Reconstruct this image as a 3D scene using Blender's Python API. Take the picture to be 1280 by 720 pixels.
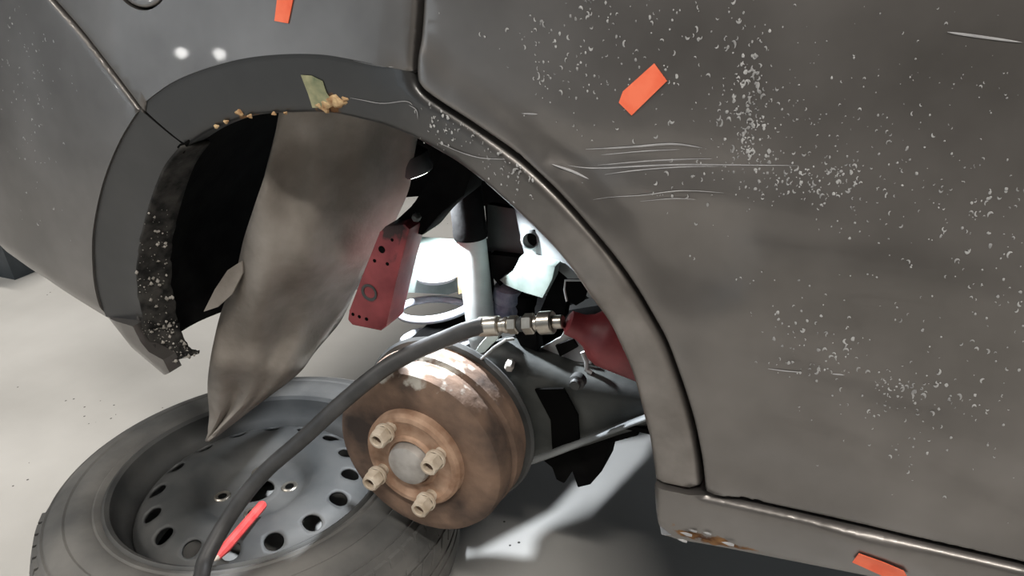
import bpy, bmesh, math, random
import numpy as np
from mathutils import Vector, Matrix, geometry

for o in list(bpy.data.objects): bpy.data.objects.remove(o)
S = bpy.context.scene
COL = S.collection
random.seed(7)
rng = np.random.default_rng(5)

# ------------------------------------------------------------------ camera
C0 = np.array([.4581, -.569, .9091])
YAW, PIT, ROL, FPX = .4502, .4241, -.047, 971.9
FW = np.array([-math.sin(YAW)*math.cos(PIT), math.cos(YAW)*math.cos(PIT), -math.sin(PIT)])
_R = np.cross(FW, [0, 0, 1]); _R /= np.linalg.norm(_R); _U = np.cross(_R, FW)
RT = math.cos(ROL)*_R + math.sin(ROL)*_U
UP = -math.sin(ROL)*_R + math.cos(ROL)*_U
cd = bpy.data.cameras.new('camera'); cam = bpy.data.objects.new('camera', cd); COL.objects.link(cam)
M = Matrix(((RT[0], UP[0], -FW[0], C0[0]), (RT[1], UP[1], -FW[1], C0[1]), (RT[2], UP[2], -FW[2], C0[2]), (0, 0, 0, 1)))
cam.matrix_world = M
cd.sensor_width = 36.0; cd.lens = FPX/1280*36.0; cd.clip_start = .02
S.camera = cam

# ------------------------------------------------------------------ world, lights, exposure
S.view_settings.view_transform = 'Standard'
S.view_settings.look = 'None'
S.view_settings.exposure = 0.0
S.view_settings.gamma = 1.0
S.view_settings.use_curve_mapping = False
W = bpy.data.worlds.new('world'); S.world = W; W.use_nodes = True
W.node_tree.nodes['Background'].inputs[0].default_value = (.8, .85, .9, 1)
W.node_tree.nodes['Background'].inputs[1].default_value = .06

def area(name, loc, target, sx, sy, power, color):
    l = bpy.data.lights.new(name, 'AREA'); l.shape = 'RECTANGLE'; l.size = sx; l.size_y = sy
    l.energy = power; l.color = color
    o = bpy.data.objects.new(name, l); COL.objects.link(o)
    o.location = loc
    o.rotation_euler = (Vector(target)-Vector(loc)).to_track_quat('-Z', 'Y').to_euler()
    return o

# daylight through the garage's open roller door on the rear side of the hall
area('daylight_opening', (-3.9, -3.55, 1.5), (-3.9, 0, 1.5), 3.2, 2.95, 37, (.76, .89, 1.0))

# fill light added at the back wall to brighten the floor under the car
area('under_car_fill', (.6, 5.9, 1.5), (.6, 0, .4), 3.6, 1.5, 48, (.85, .93, 1.0))

# ------------------------------------------------------------------ helpers
def ray(px, py): return FW + RT*((px-640)/FPX) + UP*((360-py)/FPX)
def P(px, py, y):
    d = ray(px, py); return C0 + d*((y-C0[1])/d[1])
def PZ(px, py, z):
    d = ray(px, py); return C0 + d*((z-C0[2])/d[2])

def bodyY(x, z):
    """depth of the car's side (0 at its widest), gently barrelled, wrapping round at the rear corner"""
    x = np.asarray(x, float); z = np.asarray(z, float)
    y = .30*np.clip(z-.66, 0, None)**2 + .45*np.clip(.56-z, 0, None)**2
    y = y + .10*np.clip(-.05-x, 0, None)**2 + 0.30*np.clip(-.42-x, 0, None)**2 + .02*np.clip(x-.5, 0, None)**2
    return y
def B(px, py, off=0.0):
    """pixel -> point on the body side"""
    a, b = -.05, .30
    for y in np.arange(-.05, .30, .02):
        p = P(px, py, y)
        if y > float(bodyY(p[0], p[2]))+off: b = y; break
        a = y
    for _ in range(22):
        y = .5*(a+b); p = P(px, py, y)
        if y > float(bodyY(p[0], p[2]))+off: b = y
        else: a = y
    p = P(px, py, .5*(a+b))
    return (p[0], p[2])
def spline(pts, n=8, closed=False):
    pts = np.array(pts, float); out = []
    N = len(pts)
    for i in range(N-1 if not closed else N):
        if closed: p0, p1, p2, p3 = pts[i-1], pts[i], pts[(i+1) % N], pts[(i+2) % N]
        else: p0, p1, p2, p3 = pts[max(i-1, 0)], pts[i], pts[i+1], pts[min(i+2, N-1)]
        for t in np.linspace(0, 1, n, endpoint=False):
            out.append(.5*((2*p1)+(-p0+p2)*t+(2*p0-5*p1+4*p2-p3)*t*t+(-p0+3*p1-3*p2+p3)*t**3))
    if not closed: out.append(pts[-1])
    return np.array(out)
def Bs(pts, n=8): return np.array([B(*p) for p in spline(pts, n)])
def Bl(pts): return np.array([B(*p) for p in pts])
def offset(line, d):
    t = np.gradient(line, axis=0); t /= np.linalg.norm(t, axis=1)[:, None]+1e-12
    return line + d*np.stack([-t[:, 1], t[:, 0]], 1)
def inside(pts, poly):
    x, y = pts[:, 0], pts[:, 1]; r = np.zeros(len(pts), bool); j = len(poly)-1
    for i in range(len(poly)):
        xi, yi = poly[i]; xj, yj = poly[j]
        c = ((yi > y) != (yj > y)) & (x < (xj-xi)*(y-yi)/((yj-yi)+1e-15)+xi)
        r ^= c; j = i
    return r
def dline(pts, line):
    out = np.full(len(pts), 9.0)
    for a, b in zip(line[:-1], line[1:]):
        ab = b-a; u = np.clip(((pts-a)@ab)/(ab@ab+1e-15), 0, 1)
        out = np.minimum(out, np.linalg.norm(pts-(a+u[:, None]*ab), axis=1))
    return out

# ---- materials
def mat(name, c1, c2=None, rough=.5, metal=0.0, coat=0.0, scale=20.0, detail=4.0, bump=0.0, bscale=None,
        contrast=(.35, .65), rust=None, rvar=0.0, spec=.5, darken=None):
    m = bpy.data.materials.new(name); m.use_nodes = True; nt = m.node_tree; N = nt.nodes; L = nt.links
    b = N['Principled BSDF']
    tc = N.new('ShaderNodeTexCoord'); no = N.new('ShaderNodeTexNoise'); no.inputs['Scale'].default_value = scale
    no.inputs['Detail'].default_value = detail
    L.new(tc.outputs['Object'], no.inputs['Vector'])
    rp = N.new('ShaderNodeValToRGB'); rp.color_ramp.elements[0].position = contrast[0]; rp.color_ramp.elements[1].position = contrast[1]
    rp.color_ramp.elements[0].color = (*c1, 1); rp.color_ramp.elements[1].color = (*(c2 or c1), 1)
    L.new(no.outputs['Fac'], rp.inputs['Fac'])
    col = rp.outputs['Color']
    if darken:      # stretch of the panel blended to a darker tone (per-vertex mask 'dull')
        ad_ = N.new('ShaderNodeAttribute'); ad_.attribute_name = 'darken'
        md_ = N.new('ShaderNodeMix'); md_.data_type = 'RGBA'; md_.inputs[7].default_value = (*darken, 1)
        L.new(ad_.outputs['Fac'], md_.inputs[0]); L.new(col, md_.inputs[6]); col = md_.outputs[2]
    b.inputs['Roughness'].default_value = rough; b.inputs['Metallic'].default_value = metal
    b.inputs['Coat Weight'].default_value = coat; b.inputs['Coat Roughness'].default_value = .04
    b.inputs['Specular IOR Level'].default_value = spec
    if rust:
        at = N.new('ShaderNodeAttribute'); at.attribute_name = 'rust'
        n2 = N.new('ShaderNodeTexNoise'); n2.inputs['Scale'].default_value = rust[2]; n2.inputs['Detail'].default_value = 8
        L.new(tc.outputs['Object'], n2.inputs['Vector'])
        ad = N.new('ShaderNodeMath'); ad.operation = 'ADD'; L.new(at.outputs['Fac'], ad.inputs[0]); L.new(n2.outputs['Fac'], ad.inputs[1])
        mr = N.new('ShaderNodeMapRange'); mr.inputs[1].default_value = 1.0; mr.inputs[2].default_value = 1.1
        L.new(ad.outputs[0], mr.inputs[0])
        r2 = N.new('ShaderNodeValToRGB'); r2.color_ramp.elements[0].color = (*rust[0], 1); r2.color_ramp.elements[1].color = (*rust[1], 1)
        r2.color_ramp.elements[0].position = .4; r2.color_ramp.elements[1].position = .65
        L.new(n2.outputs['Fac'], r2.inputs['Fac'])
        mx = N.new('ShaderNodeMix'); mx.data_type = 'RGBA'
        L.new(mr.outputs[0], mx.inputs[0]); L.new(col, mx.inputs[6]); L.new(r2.outputs['Color'], mx.inputs[7]); col = mx.outputs[2]
        cm = N.new('ShaderNodeMapRange'); cm.inputs[3].default_value = coat; cm.inputs[4].default_value = 0
        L.new(mr.outputs[0], cm.inputs[0]); L.new(cm.outputs[0], b.inputs['Coat Weight'])
        rm = N.new('ShaderNodeMapRange'); rm.inputs[3].default_value = rough; rm.inputs[4].default_value = .85
        L.new(mr.outputs[0], rm.inputs[0]); L.new(rm.outputs[0], b.inputs['Roughness'])
    elif rvar:
        rm = N.new('ShaderNodeMapRange'); rm.inputs[3].default_value = rough-rvar; rm.inputs[4].default_value = rough+rvar
        L.new(no.outputs['Fac'], rm.inputs[0]); L.new(rm.outputs[0], b.inputs['Roughness'])
    L.new(col, b.inputs['Base Color'])
    if bump:
        n3 = N.new('ShaderNodeTexNoise'); n3.inputs['Scale'].default_value = bscale or scale*4; n3.inputs['Detail'].default_value = 5
        L.new(tc.outputs['Object'], n3.inputs['Vector'])
        bp = N.new('ShaderNodeBump'); bp.inputs['Strength'].default_value = bump; bp.inputs['Distance'].default_value = .002
        L.new(n3.outputs['Fac'], bp.inputs['Height']); L.new(bp.outputs[0], b.inputs['Normal'])
    return m
def emit(name, c, s):
    m = bpy.data.materials.new(name); m.use_nodes = True; b = m.node_tree.nodes['Principled BSDF']
    b.inputs['Base Color'].default_value = (*c, 1); b.inputs['Emission Color'].default_value = (*c, 1); b.inputs['Emission Strength'].default_value = s
    return m
RUST = ((.10, .04, .018), (.36, .20, .09), 60)
MT = {}
MT['paint'] = mat('grey_metallic_paint', (.152, .143, .136), (.235, .222, .213), rough=.40, metal=.80, coat=.24, scale=7, rust=RUST, bump=.03, bscale=25)
MT['flare'] = mat('graded_grey_paint', (.185, .170, .158), (.275, .255, .24), rough=.40, metal=.7, coat=.3, darken=(.045, .048, .051), scale=22, detail=8, rust=RUST, bump=.08, bscale=60)
MT['black'] = mat('black_underbody', (.003, .003, .0033), (.007, .007, .007), rough=.9, scale=30, bump=.3, spec=.06)
MT['gap'] = mat('gap_black', (.003, .003, .003), rough=.9, spec=.05)
MT['liner'] = mat('felt_liner', (.19, .17, .15), (.30, .275, .25), rough=.95, scale=14, bump=.5, bscale=150, spec=.1)
MT['red'] = mat('worn_red_paint', (.13, .014, .019), (.25, .042, .048), rough=.5, scale=25, bump=.15, rust=((.02, .012, .012), (.05, .03, .03), 30))
MT['rubber'] = mat('hose_rubber', (.03, .031, .033), (.06, .06, .062), rough=.5, scale=30, rvar=.1)
MT['tyre'] = mat('dusty_tyre_rubber', (.085, .086, .086), (.20, .195, .185), rough=.85, scale=7, detail=6, bump=.25, bscale=60)
MT['rim'] = mat('dark_steel_rim', (.05, .053, .055), (.105, .105, .103), rough=.62, metal=.1, scale=9, detail=5, bump=.1, rvar=.12)
MT['chrome'] = mat('worn_nickel', (.42, .39, .34), (.62, .58, .52), rough=.3, metal=.9, scale=50)
MT['drum'] = mat('rusty_drum', (.042, .031, .027), (.225, .145, .102), rough=.9, scale=20, detail=9, bump=.9, bscale=70, contrast=(.3, .7),
                 rust=((.30, .27, .23), (.42, .40, .36), 45))
MT['flange'] = mat('rusty_hub_flange', (.26, .15, .095), (.46, .31, .22), rough=.9, scale=40, detail=8, bump=.6, bscale=90)
MT['nut'] = mat('dusty_lug_nut', (.46, .38, .29), (.66, .58, .48), rough=.65, metal=.2, scale=60, bump=.2)
MT['cap'] = mat('dull_grey_cap', (.30, .28, .26), (.46, .44, .42), rough=.6, metal=.3, scale=45)
MT['shock'] = mat('pale_shock_paint', (.42, .46, .45), (.58, .62, .60), rough=.5, scale=20, bump=.1)
MT['darkmetal'] = mat('dark_grey_metal', (.03, .033, .034), (.07, .072, .072), rough=.55, metal=.2, scale=15, bump=.2)
MT['spring'] = mat('white_spring_paint', (.55, .58, .66), (.75, .78, .84), rough=.45, scale=30)
MT['mint'] = mat('pale_green_primer', (.36, .43, .40), (.56, .62, .59), rough=.6, scale=15, bump=.15)
MT['innermetal'] = mat('dull_inner_metal', (.10, .11, .115), (.20, .215, .22), rough=.6, scale=14, bump=.2)
MT['railgreen'] = mat('green_grey_rail', (.13, .17, .155), (.26, .31, .285), rough=.6, scale=18, bump=.2)
MT['body'] = mat('bare_light_metal', (.30, .31, .31), (.5, .51, .51), rough=.5, scale=12, bump=.15)
MT['bluegrey'] = mat('dusty_bluegrey_rubber', (.16, .17, .24), (.34, .35, .42), rough=.8, scale=60, bump=.5)
MT['arm'] = mat('dark_arm_paint', (.022, .026, .026), (.07, .075, .072), rough=.55, metal=.2, scale=12, detail=6, bump=.25, bscale=60)
MT['orange'] = mat('orange_tape', (.85, .13, .055), (.95, .20, .10), rough=.6, scale=60)
MT['crayon'] = mat('red_crayon', (.80, .07, .07), (.88, .13, .12), rough=.55, scale=50)
MT['tip'] = mat('pale_wood_tip', (.7, .6, .5), rough=.7)
MT['fleck'] = mat('dried_splash', (.24, .24, .24), (.46, .46, .46), rough=.7, scale=90)
MT['scratch_glint'] = mat('scratch_and_glint_grey', (.26, .26, .27), (.42, .42, .43), rough=.6, scale=60)
MT['putty'] = mat('green_yellow_primer', (.16, .19, .11), (.42, .40, .24), rough=.8, scale=60, detail=3)
MT['bin'] = mat('dark_blue_plastic', (.02, .028, .036), (.035, .045, .055), rough=.5)
MT['chip'] = mat('stone_grit', (.2, .19, .17), (.42, .40, .37), rough=.9, scale=80)
MT['rustblob'] = mat('flaking_rust', (.30, .16, .07), (.62, .45, .25), rough=.9, scale=120, bump=.6)

# ---- objects
def tag(o, label=None, cat=None, group=None, kind=None):
    for k, v in (('label', label), ('category', cat), ('group', group), ('kind', kind)):
        if v: o[k] = v
    return o
def link(name, me, m, parent=None, smooth=None):
    o = bpy.data.objects.new(name, me); COL.objects.link(o)
    if m is not None: me.materials.append(MT[m] if isinstance(m, str) else m)
    if smooth is not None:
        me.polygons.foreach_set('use_smooth', [True]*len(me.polygons))
        me.set_sharp_from_angle(angle=math.radians(smooth))
    if parent is not None:
        o.parent = parent
        o.matrix_parent_inverse = Matrix.Translation(-(parent_world(parent)))
    return o
def parent_world(p):
    v = Vector(p.location)
    return v if p.parent is None else v     # parts keep a zero own offset
def empty(name, loc):
    o = bpy.data.objects.new(name, None); COL.objects.link(o); o.location = loc; o.empty_display_size = .05
    return o
def mesh(name, V, Fc, m, parent=None, smooth=35, fix=True):
    me = bpy.data.meshes.new(name); me.from_pydata([tuple(map(float, v)) for v in V], [], [tuple(map(int, f)) for f in Fc])
    if fix:
        bm = bmesh.new(); bm.from_mesh(me); bmesh.ops.remove_doubles(bm, verts=bm.verts, dist=1e-6)
        bmesh.ops.recalc_face_normals(bm, faces=bm.faces); bm.to_mesh(me); bm.free()
    me.update()
    # children of parts: parent inverse keeps world coordinates
    o = bpy.data.objects.new(name, me); COL.objects.link(o)
    me.materials.append(MT[m] if isinstance(m, str) else m)
    me.polygons.foreach_set('use_smooth', [True]*len(me.polygons))
    if smooth is not None: me.set_sharp_from_angle(angle=math.radians(smooth))
    if parent is not None:
        o.parent = parent
        root = parent
        while root.parent is not None: root = root.parent
        o.matrix_parent_inverse = Matrix.Translation(-Vector(root.location)) if parent is root else Matrix.Identity(4)
    return o
def frame(d):
    d = Vector(d).normalized(); a = Vector((0, 0, 1)) if abs(d.z) < .9 else Vector((1, 0, 0))
    u = d.cross(a).normalized(); return d, u, d.cross(u)
def lathe_geo(base, axis, prof, n=48):
    """prof: (radius, distance along axis)"""
    d, u, v = frame(axis); base = Vector(base); V = []; Fc = []
    for r, h in prof:
        for k in range(n):
            a = 2*math.pi*k/n; V.append(base+d*h+(u*math.cos(a)+v*math.sin(a))*r)
    for i in range(len(prof)-1):
        for k in range(n):
            k2 = (k+1) % n; Fc.append((i*n+k, i*n+k2, (i+1)*n+k2, (i+1)*n+k))
    return V, Fc
def lathe(name, base, axis, prof, m, parent=None, n=48, smooth=35, caps=True):
    prof = list(prof)
    V, Fc = lathe_geo(base, axis, prof, n)
    if caps:
        if prof[0][0] > 1e-5: Fc.append(tuple(range(n)))
        if prof[-1][0] > 1e-5: Fc.append(tuple(range((len(prof)-1)*n, len(prof)*n)))
    return mesh(name, V, Fc, m, parent, smooth)
def tube_geo(pts, rad, n=12, sect=None):
    pts = [Vector(p) for p in pts]; V = []; Fc = []
    if not hasattr(rad, '__len__'): rad = [rad]*len(pts)
    d = (pts[1]-pts[0]).normalized(); _, u, v = frame(d)
    for i, p in enumerate(pts):
        t = (pts[min(i+1, len(pts)-1)]-pts[max(i-1, 0)]).normalized()
        u = (u-t*u.dot(t)).normalized(); v = t.cross(u)
        for k in range(n):
            a = 2*math.pi*k/n; V.append(p+(u*math.cos(a)+v*math.sin(a))*rad[i])
    for i in range(len(pts)-1):
        for k in range(n):
            k2 = (k+1) % n; Fc.append((i*n+k, i*n+k2, (i+1)*n+k2, (i+1)*n+k))
    Fc.append(tuple(range(n))); Fc.append(tuple(range((len(pts)-1)*n, len(pts)*n)))
    return V, Fc
def tube(name, pts, rad, m, parent=None, n=12): 
    V, Fc = tube_geo(pts, rad, n); return mesh(name, V, Fc, m, parent, 40)
def slab(name, poly, vec, m, parent=None, bevel=.0, smooth=30, holes=None):
    """a plate: polygon of 3-D points pushed along vec, with bevelled edges"""
    n = len(poly); vec = np.array(vec); V = [np.array(p) for p in poly]+[np.array(p)+vec for p in poly]
    Fc = [tuple(range(n)), tuple(range(2*n-1, n-1, -1))]+[(i, (i+1) % n, n+(i+1) % n, n+i) for i in range(n)]
    o = mesh(name, V, Fc, m, parent, smooth)
    if bevel:
        bm = bmesh.new(); bm.from_mesh(o.data)
        bmesh.ops.bevel(bm, geom=list(bm.edges), offset=bevel, segments=2, profile=.7, affect='EDGES', clamp_overlap=True)
        bm.to_mesh(o.data); bm.free()
        o.data.polygons.foreach_set('use_smooth', [True]*len(o.data.polygons)); o.data.set_sharp_from_angle(angle=math.radians(50))
    return o
def pslab(name, pts, y, depth, m, parent=None, bevel=0, ys=None, dx=0, dz=0):
    poly = [P(a, b, (ys[i] if ys else y)) for i, (a, b) in enumerate(pts)]
    return slab(name, poly, (dx, depth, dz), m, parent, bevel)
def box(name, lo, hi, m, parent=None, bevel=0):
    (x0, y0, z0), (x1, y1, z1) = lo, hi
    return slab(name, [(x0, y0, z0), (x1, y0, z0), (x1, y1, z0), (x0, y1, z0)], (0, 0, z1-z0), m, parent, bevel)
def grid_mesh(name, G, m, parent=None, thick=0.0, smooth=40):
    G = np.array(G); a, b = G.shape[:2]; V = G.reshape(-1, 3)
    Fc = [(i*b+j, i*b+j+1, (i+1)*b+j+1, (i+1)*b+j) for i in range(a-1) for j in range(b-1)]
    o = mesh(name, V, Fc, m, parent, smooth)
    if thick:
        md = o.modifiers.new('thickness', 'SOLIDIFY'); md.thickness = thick; md.offset = 0
    return o

def bodypanel(name, outline, m, parent, res=.012, off=0.0, rounds=(), er=.006, shape=None, rustf=None, darkenf=None, flange=.012, holes=(), thin=False):
    """sheet-metal panel on the car's side: outline in (x,z), rounded towards the listed edges, folded inwards along its rim"""
    outline = np.array(outline)
    def clean(pl):
        k = [pl[0]]
        for p in pl[1:]:
            if np.linalg.norm(p-k[-1]) > 4e-4: k.append(p)
        if np.linalg.norm(k[0]-k[-1]) < 4e-4: k.pop()
        return np.array(k)
    outline = clean(outline); holes = [clean(np.array(h)) for h in holes]
    def dens(pl):
        o = []
        for i in range(len(pl)):
            a, b = pl[i], pl[(i+1) % len(pl)]; n = max(1, int(np.ceil(np.linalg.norm(b-a)/res)))
            o += [a+(b-a)*t for t in np.linspace(0, 1, n, endpoint=False)]
        return np.array(o)
    outline = dens(outline); holes = [dens(h) for h in holes]
    loops = [outline]+holes
    closed = [np.vstack([l, l[:1]]) for l in loops]
    lo, hi = outline.min(0), outline.max(0)
    gx = np.arange(lo[0], hi[0], res); gz = np.arange(lo[1], hi[1], res)
    g = np.stack(np.meshgrid(gx, gz), -1).reshape(-1, 2)
    def ok(p, dmin):
        k = inside(p, outline)
        for h in holes: k &= ~inside(p, h)
        p = p[k]
        if not len(p): return p
        d = np.min([dline(p, c) for c in closed], axis=0)
        return p[d > dmin]
    inner = [ok(g, max(er, res*.5) if rounds else res*.4)]
    if rounds:
        for f in (.12, .3, .55, 1.0):
            for rl in rounds:
                for sg in (-1, 1):
                    q = offset(dens(rl)[:-1], sg*er*f)
                    q = ok(q, er*f*.8)
                    inner.append(q)
    pts = [tuple(p) for l in loops for p in l]; edges = []; s = 0
    for l in loops:
        edges += [(s+i, s+(i+1) % len(l)) for i in range(len(l))]; s += len(l)
    nb = s
    for q in inner: pts += [tuple(p) for p in q]
    vs, es, fs, *_ = geometry.delaunay_2d_cdt([Vector(p) for p in pts], edges, [], 0, 1e-6)
    v2 = np.array([(v.x, v.y) for v in vs])
    tri = [f for f in fs if len(f) == 3]
    cen = np.array([v2[list(f)].mean(0) for f in tri])
    keep = inside(cen, outline)
    for h in holes: keep &= ~inside(cen, h)
    tri = [f for f, k in zip(tri, keep) if k]
    def Yof(q):
        y = bodyY(q[:, 0], q[:, 1])+off
        if shape is not None: y = y+shape(q)
        for rl in rounds:
            d = np.clip(dline(q, rl)/er, 0, 1); y = y+er*.8*(1-np.sqrt(np.clip(1-(1-d)**2, 0, 1)))
        return y
    y2 = Yof(v2)
    V = [(v2[i, 0], y2[i], v2[i, 1]) for i in range(len(v2))]
    F2 = []
    for f in tri:
        a, b, c = (v2[i] for i in f)
        F2.append(tuple(f) if (b[0]-a[0])*(c[1]-a[1])-(b[1]-a[1])*(c[0]-a[0]) > 0 else (f[0], f[2], f[1]))
    # folded rim
    cnt = {}
    for f in F2:
        for i in range(3):
            e = (f[i], f[(i+1) % 3]); cnt[e] = 1
    bd = [e for e in cnt if (e[1], e[0]) not in cnt]
    mp = {}
    for a, b in bd:
        for k in (a, b):
            if k not in mp: mp[k] = len(V); V.append((V[k][0], V[k][1]+flange, V[k][2]))
    for a, b in bd: F2.append((b, a, mp[a], mp[b]))
    o = mesh(name, V, F2, m, parent, 60, fix=False)
    if rustf is not None:
        at = o.data.attributes.new('rust', 'FLOAT', 'POINT'); q = np.array([(v[0], v[2]) for v in V])
        at.data.foreach_set('value', rustf(q).astype(np.float32))
    if darkenf is not None:
        at = o.data.attributes.new('darken', 'FLOAT', 'POINT'); q = np.array([(v[0], v[2]) for v in V])
        at.data.foreach_set('value', darkenf(q).astype(np.float32))
    return o
def gauss(q, c, sx, sz, a, rot=0.0):
    d = q-np.array(c); cr, sr = math.cos(rot), math.sin(rot)
    u = d[:, 0]*cr+d[:, 1]*sr; v = -d[:, 0]*sr+d[:, 1]*cr
    return a*np.exp(-(u/sx)**2-(v/sz)**2)

# ================================================================== the hall
def plane(name, poly, m):
    o = mesh(name, poly, [tuple(range(len(poly)))], m, None, None, fix=False); o['kind'] = 'structure'; return o
fm = mat('concrete_floor', (.46, .455, .44), (.58, .575, .56), rough=.6, scale=2.2, detail=9, bump=.15, bscale=60)
nt = fm.node_tree; N = nt.nodes; L = nt.links
vo = N.new('ShaderNodeTexVoronoi'); vo.inputs['Scale'].default_value = 48; vo.inputs['Randomness'].default_value = 1
tc = [n for n in N if n.bl_idname == 'ShaderNodeTexCoord'][0]; L.new(tc.outputs['Object'], vo.inputs['Vector'])
lt = N.new('ShaderNodeMath'); lt.operation = 'LESS_THAN'; lt.inputs[1].default_value = .11; L.new(vo.outputs['Distance'], lt.inputs[0])
n5 = N.new('ShaderNodeTexNoise'); n5.inputs['Scale'].default_value = 5; L.new(tc.outputs['Object'], n5.inputs['Vector'])
gt = N.new('ShaderNodeMath'); gt.operation = 'GREATER_THAN'; gt.inputs[1].default_value = .58; L.new(n5.outputs['Fac'], gt.inputs[0])
mu = N.new('ShaderNodeMath'); mu.operation = 'MULTIPLY'; L.new(lt.outputs[0], mu.inputs[0]); L.new(gt.outputs[0], mu.inputs[1])
bs = N['Principled BSDF']; src = bs.inputs['Base Color'].links[0].from_socket
mx = N.new('ShaderNodeMix'); mx.data_type = 'RGBA'; mx.inputs[7].default_value = (.06, .058, .055, 1)
L.new(mu.outputs[0], mx.inputs[0]); L.new(src, mx.inputs[6]); L.new(mx.outputs[2], bs.inputs['Base Color'])
X0, X1, Y0, Y1, Z1 = -5.6, 5.0, -3.6, 6.0, 3.1
plane('floor', [(X0, Y0, 0), (X1, Y0, 0), (X1, Y1, 0), (X0, Y1, 0)], fm)
wm = mat('grey_wall_paint', (.20, .20, .195), (.25, .25, .245), rough=.8, scale=3)
wd = mat('dark_wall_paint', (.035, .036, .036), (.06, .06, .058), rough=.8, scale=3)
cm_ = mat('ceiling_paint', (.30, .30, .30), (.34, .34, .34), rough=.9, scale=2)
plane('wall_left', [(X0, Y0, 0), (X0, Y1, 0), (X0, Y1, Z1), (X0, Y0, Z1)], wm)
plane('wall_right', [(X1, Y0, 0), (X1, Y0, Z1), (X1, Y1, Z1), (X1, Y1, 0)], wd)
plane('wall_front', [(X0, Y0, 0), (X0, Y0, Z1), (X1, Y0, Z1), (X1, Y0, 0)], wd)
plane('wall_back', [(X0, Y1, 0), (X1, Y1, 0), (X1, Y1, Z1), (X0, Y1, Z1)], wm)
plane('ceiling', [(X0, Y0, Z1), (X0, Y1, Z1), (X1, Y1, Z1), (X1, Y0, Z1)], cm_)

# ceiling tube lamps: real fittings that light the hall
tube_glow = emit('tube_glow', (1.0, .97, .92), 6.0)
MT['fit'] = mat('white_fitting', (.7, .7, .7), rough=.5)
def ceiling_lamp(loc, ln, label, power):
    r = empty('ceiling_lamp', loc); tag(r, label, 'lamp', 'tube lamps under the ceiling')
    x, y, z = loc
    box('housing', (x-ln/2, y-.06, z-.03), (x+ln/2, y+.06, z+.04), 'fit', r, .008)
    tube('tube', [(x-ln/2+.03, y, z-.05), (x+ln/2-.03, y, z-.05)], .016, tube_glow, r, 10)
    l = area('lamp_light', (x, y, z-.075), (x, y, 0), ln, .1, power, (1, .94, .86)); l.parent = r
    l.matrix_parent_inverse = Matrix.Translation(-Vector(loc))
for i, (x, y, pw) in enumerate(((-1.9, -1.5, 48), (1.2, -1.6, 80), (-2.1, .9, 56), (1.6, 3.4, 30), (3.5, -.9, 40))):
    ceiling_lamp((x, y, Z1-.04), 1.5, ['white tube lamp under the ceiling beside the open roller door', 'white tube lamp under the ceiling before the dark wall',
                 'white tube lamp over the grey car tail', 'white tube lamp over the far side of the grey car', 'white tube lamp under the ceiling towards the car front'][i], pw)

# two small flood lamps on a stand in the corner of the hall
fg = emit('flood_glow', (1, .98, .95), 60.0)
def flood(loc, lab):
    r = empty('flood_lamp', (loc[0], loc[1], 0)); tag(r, lab, 'lamp', 'flood lamps in the corner of the hall')
    d = (Vector((0, 0, .8))-Vector(loc)).normalized()
    lathe('housing', loc, tuple(-d), [(.05, 0), (.06, .0), (.06, .03), (.03, .07), (.001, .075)], 'fit', r, 24)
    lathe('lens', Vector(loc)+d*.004, tuple(d), [(.05, 0), (.048, .003), (.001, .005)], fg, r, 24)
    tube('pole', [(loc[0]-d.x*.03, loc[1]-d.y*.03, loc[2]-.05), (loc[0]-d.x*.03, loc[1]-d.y*.03, .03)], .014, 'fit', r)
    lathe('base', (loc[0]-d.x*.03, loc[1]-d.y*.03, 0), (0, 0, 1), [(.001, 0), (.14, 0), (.14, .012), (.02, .03), (.001, .03)], 'fit', r, 32)
flood((-3.82, -3.10, .925), 'white flood lamp on a round foot in the hall corner nearer the roller door')
flood((-3.56, -3.30, .94), 'white flood lamp on a round foot in the hall corner nearer the dark wall')

# ================================================================== the car
car = empty('car', (.2, .8, 0)); tag(car, 'dark grey car jacked up with its rear wheel taken off and wheel arch torn open', 'car')

GAP = [(525, -60), (524, 0), (521, 50), (519, 92), (525, 110), (545, 127), (600, 163), (660, 208), (720, 268), (780, 343), (830, 430), (860, 510), (873, 570), (878, 612)]
ARCH = [(218, 187), (250, 167), (300, 150), (350, 146), (400, 147), (450, 158), (485, 168), (520, 183), (580, 219), (640, 267), (695, 322), (740, 382), (775, 445), (797, 510), (810, 565), (816, 603)]
ARCHB = [(218, 187), (196, 215), (178, 262), (166, 310), (163, 355), (170, 405)]
FLARE = [(178, 130), (212, 105), (250, 88), (300, 74), (350, 68), (400, 68), (440, 74), (480, 83), (501, 88)]
FLAREB = [(178, 130), (150, 175), (128, 230), (116, 290), (116, 340), (121, 372), (130, 397)]
BGAP = [(40, -30), (65, 0), (100, 40), (135, 85), (160, 118), (178, 142), (200, 168), (219, 188)]
gap = Bs(GAP); arch = Bs(ARCH); archb = Bs(ARCHB); fl = Bs(FLARE); flb = Bs(FLAREB); bg = Bs(BGAP)
HW = .0028
i92 = np.argmin(np.linalg.norm(gap-np.array(B(519, 92)), axis=1))
gL = offset(gap, -HW); gR = offset(gap, HW)
if gL[0, 0] > gR[0, 0]: gL, gR = gR, gL
bU = offset(bg, .0018); bD = offset(bg, -.0018)
if bU[0, 0] < bD[0, 0]: bU, bD = bD, bU
j130 = np.argmin(np.linalg.norm(bg-np.array(B(178, 142)), axis=1))
TOP = 1.04
fuelc = np.array(B(172, -52)); fuelr = np.linalg.norm(np.array(B(172, 12))-fuelc)
circ = lambda c, r, n=48: np.array([(c[0]+r*math.cos(2*math.pi*k/n), c[1]+r*math.sin(2*math.pi*k/n)) for k in range(n)])

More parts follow.
